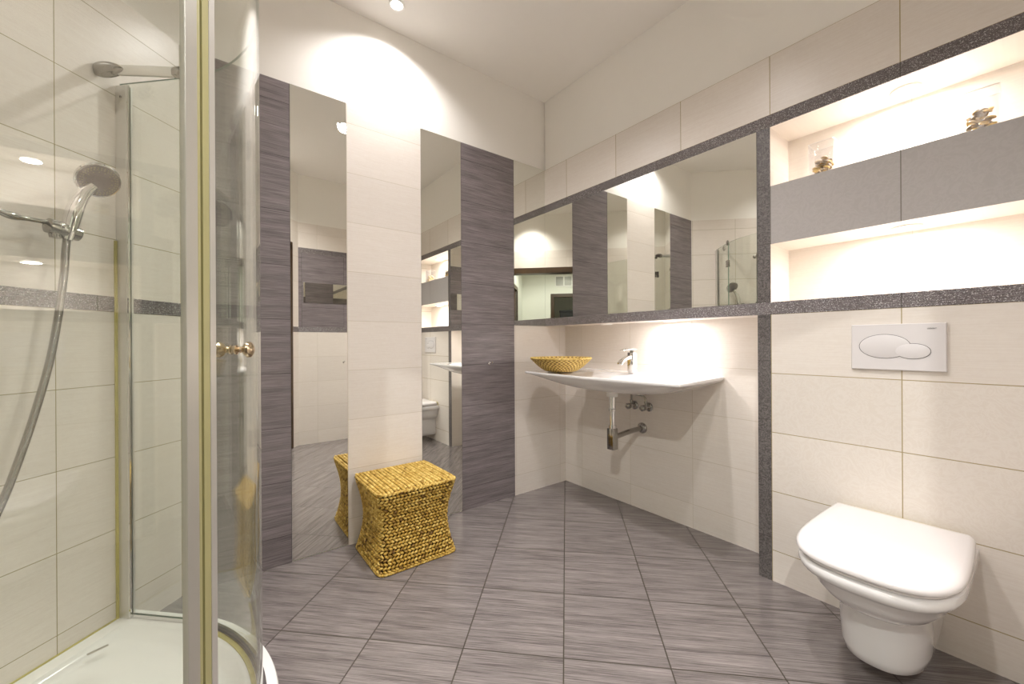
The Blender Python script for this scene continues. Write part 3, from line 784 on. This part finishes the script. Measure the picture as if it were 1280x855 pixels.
# ------------------------------------------------------------------ shower
Hh = Vector((-.023, 1.702, 0)); Ee = Vector((-.009, .93, 0)); AR = .62; AC = Vector((-.5010, 1.3072, 0))
A0, A1 = math.radians(39.55), math.radians(-37.47)
Sf = Vector((-.230, 1.909, 0))
e1 = Vector((SQ, -SQ, 0)); e2 = Vector((-SQ, -SQ, 0)); eS = Vector((-SQ, SQ, 0))
def arc(r, a): return AC + Vector((r * math.cos(a), r * math.sin(a), 0))
TR = .070
def poly(off, zz):
    """tray outline, off = outward offset from the glass line"""
    pts = []
    q = Vector(((WS - LY + SX) / 2 + .0007, (WS + LY - SX) / 2, 0))
    sw = Vector((SX + LY, 0, 0))
    pS = Sf + eS * (-.0015) + Vector((SQ, SQ, 0)) * off      # along S wall toward the corner with mirror wall
    pts.append(pS)
    hp_ = Hh + Vector((SQ, SQ, 0)) * off
    pts.append(hp_ - e1 * .02 + Vector((0, 0, 0)))
    for i in range(41):
        a = A0 + (A1 - A0) * i / 40; pts.append(arc(AR + off, a))
    pe = Ee + e1 * off
    pts.append(pe + e2 * .02)
    w = Ee + e2 * .3; d = (Ee.x + Ee.y - WS) / math.sqrt(2)
    pts.append(Ee + e2 * (d - .0015) + e1 * off)
    pts.append(q + Vector((.0015, .0005, 0)))
    return [Vector((p.x, p.y, zz)) for p in pts]
def tray():
    e = empty('shower_tray', (-.35, 1.32, 0)); tag(e, 'white curved-front acrylic shower tray on the dark floor', 'shower tray')
    b = MB()
    def shrink(P, k, z):
        c = Vector((-.36, 1.34, 0)); out = []
        for p in P:
            d = Vector((p.x, p.y, 0)) - c; out.append(c + d * (1 - k) + Vector((0, 0, z)))
        return out
    P = poly(.040, 0)
    b.loft([[Vector((p.x, p.y, z)) for p in poly(o_, z)] for o_, z in ((.036, 0.0005), (.040, .01), (.040, TR - .006), (.037, TR - .001), (.033, TR))] +
           [shrink(P, .13, TR), shrink(P, .15, TR - .002), shrink(P, .19, TR - .022), shrink(P, .24, TR - .030), shrink(P, .6, TR - .034), shrink(P, .97, TR - .036)], M['acrylic'])
    b.build('tray_body', e, smooth=math.radians(35))
    b = MB(); fr = frame((-.262, 1.742, TR - .0005), (.9, .35, 0), (-.35, .9, 0))
    b.box((-.024, -.005, 0), (.024, .005, .0012), M['alud'], fr); b.build('overflow_slot', e)
    b = MB(); S0 = Sf - eS * .004
    b.tube([tuple(Vector((SX, LY, 0)) + Vector((-SQ, -SQ, 0)) * t + Vector((SQ, -SQ, 0)) * .002 + Vector((0, 0, TR + .001))) for t in (.20, .5, .8, 1.03)], .003, M['silicone'], 8)
    b.build('silicone_bead', e, smooth=SM)
tray()
def enclosure():
    e = empty('shower_enclosure', tuple(Sf)); tag(e, 'curved glass shower enclosure with aluminium profiles and chrome fittings at left', 'shower enclosure')
    GB, GT = TR + .016, 1.888
    FW = frame(tuple(Sf), tuple(e1), tuple(Vector((SQ, SQ, 0))))        # x: out of S wall, y: toward mirror wall
    # wall profile
    b = MB(); b.box((.0008, -.011, TR + .001), (.042, -.0045, GT - .01), M['alu'], FW); b.box((.0008, .0045, TR + .001), (.042, .011, GT - .01), M['alu'], FW); b.box((.0008, -.0045, TR + .001), (.004, .0045, GT - .01), M['alu'], FW)
    wp = b.build('wall_profile', e, bevel=.0008)
    b = MB(); b.box((.042, -.010, TR + .001), (.048, -.0046, GT - .01), M['chrome'], FW); b.build('cover_strip', wp)
    b = MB(); b.lathe([(.004, 0), (.004, .002), (.002, .0025)], M['chromed'], FW @ Vector((.022, -.011, GT - .05)), -Vector((SQ, SQ, 0)), 14); b.build('screw', wp, smooth=SM)
    b = MB(); b.box((.0003, -.0175, TR + .001), (.006, -.011, 1.35), M['silicone'], FW); b.build('silicone_bead', wp)
    def gl(lo, hi, fr, name, face):
        b = MB(); b.box(lo, hi, M['glass'], fr); o = b.build(name, e); o.data.materials.append(M['gedge'])
        d = (fr.to_3x3() @ Vector(face)).normalized()
        for p in o.data.polygons:
            if abs(p.normal.dot(d)) < .5: p.material_index = 1
        return o
    gl((.008, -.003, GB - .012), (.292, .003, GT), FW, 'fixed_panel', (0, 1, 0))
    b = MB(); b.box((.045, -.005, TR + .001), (.292, -.0032, GB - .004), M['chrome'], FW); b.box((.045, .0032, TR + .001), (.292, .005, GB - .004), M['chrome'], FW); b.build('bottom_channel', e)
    # curved door
    n = 56; a0 = A0 - .010; a1 = A1 + .030
    b = MB()
    ro = [arc(AR + .003, a0 + (a1 - a0) * i / n) for i in range(n + 1)]; ri = [arc(AR - .003, a0 + (a1 - a0) * i / n) for i in range(n + 1)]
    vs = [Vector((p.x, p.y, z)) for L_ in (ro, ri) for z in (GB, GT) for p in L_]; k = n + 1
    fs = []; fe = []
    for i in range(n):
        fs.append((i, i + 1, k + i + 1, k + i)); fs.append((2 * k + i, 3 * k + i, 3 * k + i + 1, 2 * k + i + 1))
        fe.append((k + i, k + i + 1, 3 * k + i + 1, 3 * k + i)); fe.append((i, 2 * k + i, 2 * k + i + 1, i + 1))
    fe.append((0, k, 3 * k, 2 * k)); fe.append((n, 2 * k + n, 3 * k + n, k + n))
    b.add(vs, fs, M['glass']); 
    o = len(b.v) - len(vs); kk = b.mat(M['gedge'])
    for f in fe: b.f.append(f); b.mi.append(kk)
    door = b.build('curved_door', e, smooth=math.radians(30))
    def arcstrip(r0, r1, z0, z1, b0, b1, m, name, par, nn=40):
        b = MB(); rings = []
        for i in range(nn + 1):
            a = b0 + (b1 - b0) * i / nn
            p, q = arc(r0, a), arc(r1, a); rings.append([Vector((p.x, p.y, z0)), Vector((q.x, q.y, z0)), Vector((q.x, q.y, z1)), Vector((p.x, p.y, z1))])
        b.loft(rings, m); return b.build(name, par, smooth=SM)
    arcstrip(AR - .004, AR + .004, TR + .006, GB + .001, a0, a1, M['gasket'], 'bottom_seal', door)
    arcstrip(AR - .022, AR - .010, TR + .0002, TR + .003, a0, a1, M['silicone'], 'silicone_strip', e)
    arcstrip(AR - .009, AR + .012, TR + .0005, TR + .005, a0, a1, M['chrome'], 'threshold_strip', e)
    # closing profiles
    arcstrip(AR - .006, AR + .006, GB - .008, GT + .004, A1 + .036, A1 + .060, M['alu'], 'closing_profile', door, 2)
    arcstrip(AR - .005, AR + .005, GB - .008, GT + .004, A1 + .010, A1 + .035, M['sealy'], 'magnetic_seal', door, 2)
    FE = frame(tuple(Ee), tuple(e2), tuple(e1))
    b = MB(); b.box((.005, -.006, TR + .001), (.028, .006, GT + .004), M['alud'], FE); b.build('strike_profile', e, bevel=.001)
    b = MB(); b.box((-.001, -.005, TR + .001), (.0048, .005, GT + .002), M['sealy'], FE); b.build('strike_seal', e)
    dd = (Ee.x + Ee.y - WS) / math.sqrt(2)
    gl((.020, -.003, GB - .012), (dd - .006, .003, GT), FE, 'side_panel', (0, 1, 0))
    b = MB(); b.box((.022, -.005, TR + .001), (dd - .001, -.0032, GB - .004), M['chrome'], FE); b.box((.022, .0032, TR + .001), (dd - .001, .005, GB - .004), M['chrome'], FE); b.build('bottom_channel', e)
    b = MB(); b.box((dd - .030, -.011, TR + .001), (dd - .001, -.0045, GT - .01), M['alu'], FE); b.box((dd - .030, .0045, TR + .001), (dd - .001, .011, GT - .01), M['alu'], FE); b.build('wall_profile', e, bevel=.0008)
    # hinges
    for z in (.655, 1.70):
        b = MB(); FH = frame((Hh.x, Hh.y, z), tuple(e1), tuple(Vector((SQ, SQ, 0))))
        for y0, y1 in ((-.012, -.0035), (.0035, .012)):
            b.box((-.030, y0, -.030), (.004, y1, .030), M['chromed'], FH)
        b.box((-.006, .0035, -.030), (.030, .012, .030), M['chromed'], FH)
        b.build('hinge', e, bevel=.002, smooth=SM)
    # door knob pair
    ak = math.radians(-27.5); kp = arc(AR, ak); kd = Vector((math.cos(ak), math.sin(ak), 0)); kz = .987
    b = MB(); o_ = (kp.x, kp.y, kz)
    pr = [(.010, .0035), (.010, .006), (.005, .009), (.007, .012), (.0055, .016), (.0125, .021), (.0165, .027), (.0160, .032), (.010, .036), (.002, .037)]
    b.lathe(pr, M['brass'], o_, tuple(kd), 28); b.build('outer_knob', door, smooth=SM)
    b = MB(); b.lathe(pr, M['brass'], o_, tuple(-kd), 28); b.build('inner_knob', door, smooth=SM)
    # support bar with its clamps
    P0 = Vector((SX, LY, 1.895)) + Vector((-SQ, -SQ, 0)) * .300 + e1 * .0; P1 = Vector((Hh.x - .004, Hh.y + .004, 1.900))
    P0 = P0 + Vector((0, 0, .0))
    d = (P1 - P0).normalized(); s_ = Vector((0, 0, 1)).cross(d).normalized()
    b = MB(); FB = frame(tuple(P0), tuple(d), tuple(s_)); L_ = (P1 - P0).length
    b.box((.055, -.005, -.017), (L_ - .045, .005, .017), M['alu'], FB)
    sb = b.build('support_bar', e, bevel=.003, smooth=SM)
    def teardrop(o_, d_, ln, r):
        b = MB(); o_ = Vector(o_); q = Vector(d_).normalized(); sd = Vector((0, 0, 1)).cross(q).normalized(); rings = []
        for i in range(15):
            t = i / 14; w = r * (math.sin(PI * min(1, .12 + .88 * t) ** .75)) ** .7 + .002
            c = o_ + q * (ln * t)
            rings.append([c + sd * (w * .55 * math.cos(2 * PI * j / 18)) + Vector((0, 0, 1)) * (w * math.sin(2 * PI * j / 18)) for j in range(18)])
        b.loft(rings, M['chromed']); return b
    teardrop(P0 + d * .001, d, .095, .024).build('wall_clamp', sb, smooth=math.radians(60))
    teardrop(P1 - d * .062, d, .075, .019).build('glass_clamp', sb, smooth=math.radians(60))
    b = MB(); b.box((-.008, -.010, -.035), (.010, .010, -.008), M['chromed'], frame(tuple(P1), tuple(d), tuple(s_))); b.build('clamp_jaw', sb, bevel=.002)
enclosure()

def shower_set():
    S = lambda t, off, z: Vector((SX, LY, 0)) + Vector((-SQ, -SQ, 0)) * t + e1 * off + Vector((0, 0, z))
    e = empty('shower_rail', tuple(S(.580, 0, 1.10))); tag(e, 'chrome riser rail with slider arm on the diagonal shower wall', 'shower rail')
    rx = S(.580, .055, 0)
    b = MB(); b.tube([(rx.x, rx.y, 1.12), (rx.x, rx.y, 1.84)], .0095, M['chrome'], 20); b.build('rail', e, smooth=SM)
    for z in (1.15, 1.81):
        b = MB(); b.lathe([(.017, .0005), (.017, .006), (.010, .010), (.010, .050), (.014, .052), (.014, .066)], M['chromed'], S(.580, 0, z), tuple(e1), 22); b.build('rail_bracket', e, smooth=SM)
    hold = Vector((-.330, 1.727, 1.335))
    b = MB(); r0 = Vector((rx.x, rx.y, 1.348))
    b.lathe([(.015, -.020), (.017, -.014), (.017, .014), (.015, .020)], M['chromed'], r0, (0, 0, 1), 22)
    b.lathe([(.010, .012), (.016, .020), (.016, .034), (.010, .038)], M['chromed'], r0, tuple(Vector((SQ * .3, -SQ, 0))), 20)
    p1 = hold + Vector((-.018, -.018, .012))
    b.tube(bez([r0 + Vector((.012, .010, .002)), r0 + Vector((.03, .03, -.012)), p1 + Vector((-.03, -.03, -.002)), p1], 12), [.007, .008, .009, .010, .010, .009, .007, .006, .006, .006, .006, .006, .006], M['chromed'], 12)
    b.build('slider_arm', e, smooth=SM)
    # holder
    ax = Vector((.72, .60, -.12)).normalized()
    b = MB(); b.lathe([(.014, -.034), (.021, -.030), (.023, .008), (.017, .012), (.017, .020), (.020, .022), (.020, .040), (.013, .044)], M['chromed'], hold, tuple(ax), 24)
    b.lathe([(.010, -.004), (.012, .0), (.012, .004), (.007, .007)], M['chrome'], hold + Vector((.006, -.016, .004)), (.4, -.9, 0), 20)
    b.lathe([(.012, -.020), (.014, -.012), (.012, -.004)], M['chromed'], hold + Vector((-.01, -.01, -.008)), (0, 0, 1), 18)
    b.build('holder', e, smooth=SM)
    # hand shower
    hd = Vector((-.262, 1.778, 1.512)); h2 = empty('hand_shower', tuple(hold)); tag(h2, 'chrome hand shower with round spray head hanging in its holder', 'hand shower')
    foot = hold + Vector((.010, .004, -.028))
    nk = hd + Vector((-.010, -.012, -.026))
    b = MB(); mid = (foot + nk) / 2 + Vector((-.012, -.010, .0)); pts = bez([foot, mid - Vector((0, 0, .02)), mid + Vector((0, 0, .03)), nk], 18)
    b.tube(pts, [.0125, .014, .0158, .0172, .0182, .019, .0194, .0196, .0196, .0194, .019, .0184, .0176, .0168, .0158, .015, .0145, .014, .014], M['chrome'], 24); b.build('handle', h2, smooth=SM)
    nrm = Vector((.42, -.72, -.62)).normalized()
    b = MB(); b.lathe([(.004, -.026), (.022, -.024), (.042, -.015), (.0535, -.003), (.0555, .003), (.0535, .007), (.050, .008)], M['chrome'], hd, tuple(nrm), 44); head = b.build('spray_head', h2, smooth=SM)
    b = MB(); b.lathe([(.0498, .006), (.0498, .0088), (.046, .0098), (.002, .0102)], M['rubber'], hd, tuple(nrm), 44); b.build('spray_face', head, smooth=SM)
    q = nrm.to_track_quat('Z', 'Y'); b = MB()
    for r, cnt in ((.0435, 34), (.038, 30), (.030, 14)):
        for j in range(cnt):
            a = 2 * PI * j / cnt; b.lathe([(.0013, .009), (.0011, .0118)], M['nozzle'], hd + q @ Vector((r * math.cos(a), r * math.sin(a), 0)), tuple(nrm), 6)
    tag(b.build('nozzles', head, smooth=SM), label='ring of small yellowed rubber nozzles')
    b = MB(); 
    hp2 = [foot + Vector((0, 0, .004)), Vector((-.323, 1.730, 1.26)), Vector((-.325, 1.729, 1.212)), Vector((-.334, 1.720, 1.094)), Vector((-.349, 1.706, .956)), Vector((-.370, 1.684, .825)), Vector((-.394, 1.661, .702)), Vector((-.421, 1.633, .584)), Vector((-.455, 1.601, .483)), Vector((-.500, 1.56, .44)), Vector((-.545, 1.515, .47)), Vector((-.575, 1.487, .60)), Vector((-.590, 1.474, .80)), Vector((-.592, 1.472, 1.00))]
    dense = []
    for i in range(len(hp2) - 1):
        p0, p1, p2, p3 = hp2[max(0, i - 1)], hp2[i], hp2[i + 1], hp2[min(len(hp2) - 1, i + 2)]
        m_ = max(6, int((p2 - p1).length / .0014))
        for k in range(m_):
            t = k / m_
            dense.append(.5 * ((2 * p1) + (-p0 + p2) * t + (2 * p0 - 5 * p1 + 4 * p2 - p3) * t * t + (-p0 + 3 * p1 - 3 * p2 + p3) * t ** 3))
    b.tube(dense, [.0092 if i % 3 else .0078 for i in range(len(dense))], M['chromed'], 12); b.build('hose', h2, smooth=PI)
    # mixer where the hose ends
    mx = S(.80, 0, 1.02); e3 = empty('shower_mixer', tuple(mx)); tag(e3, 'chrome shower mixer valve on the tiled shower wall, beyond left of frame', 'mixer')
    b = MB()
    for t in (.73, .87): b.lathe([(.030, .0005), (.030, .004), (.018, .012), (.013, .014), (.013, .045)], M['chrome'], S(t, 0, 1.02), tuple(e1), 24)
    b.tube([tuple(S(.71, .058, 1.02)), tuple(S(.89, .058, 1.02))], .021, M['chrome'], 24); b.build('mixer_body', e3, smooth=SM, )
    b = MB(); b.tube([tuple(S(.80, .062, 1.03)), tuple(S(.80, .10, 1.06))], [.012, .008], M['chrome'], 16); b.build('mixer_lever', e3, smooth=SM)
shower_set()
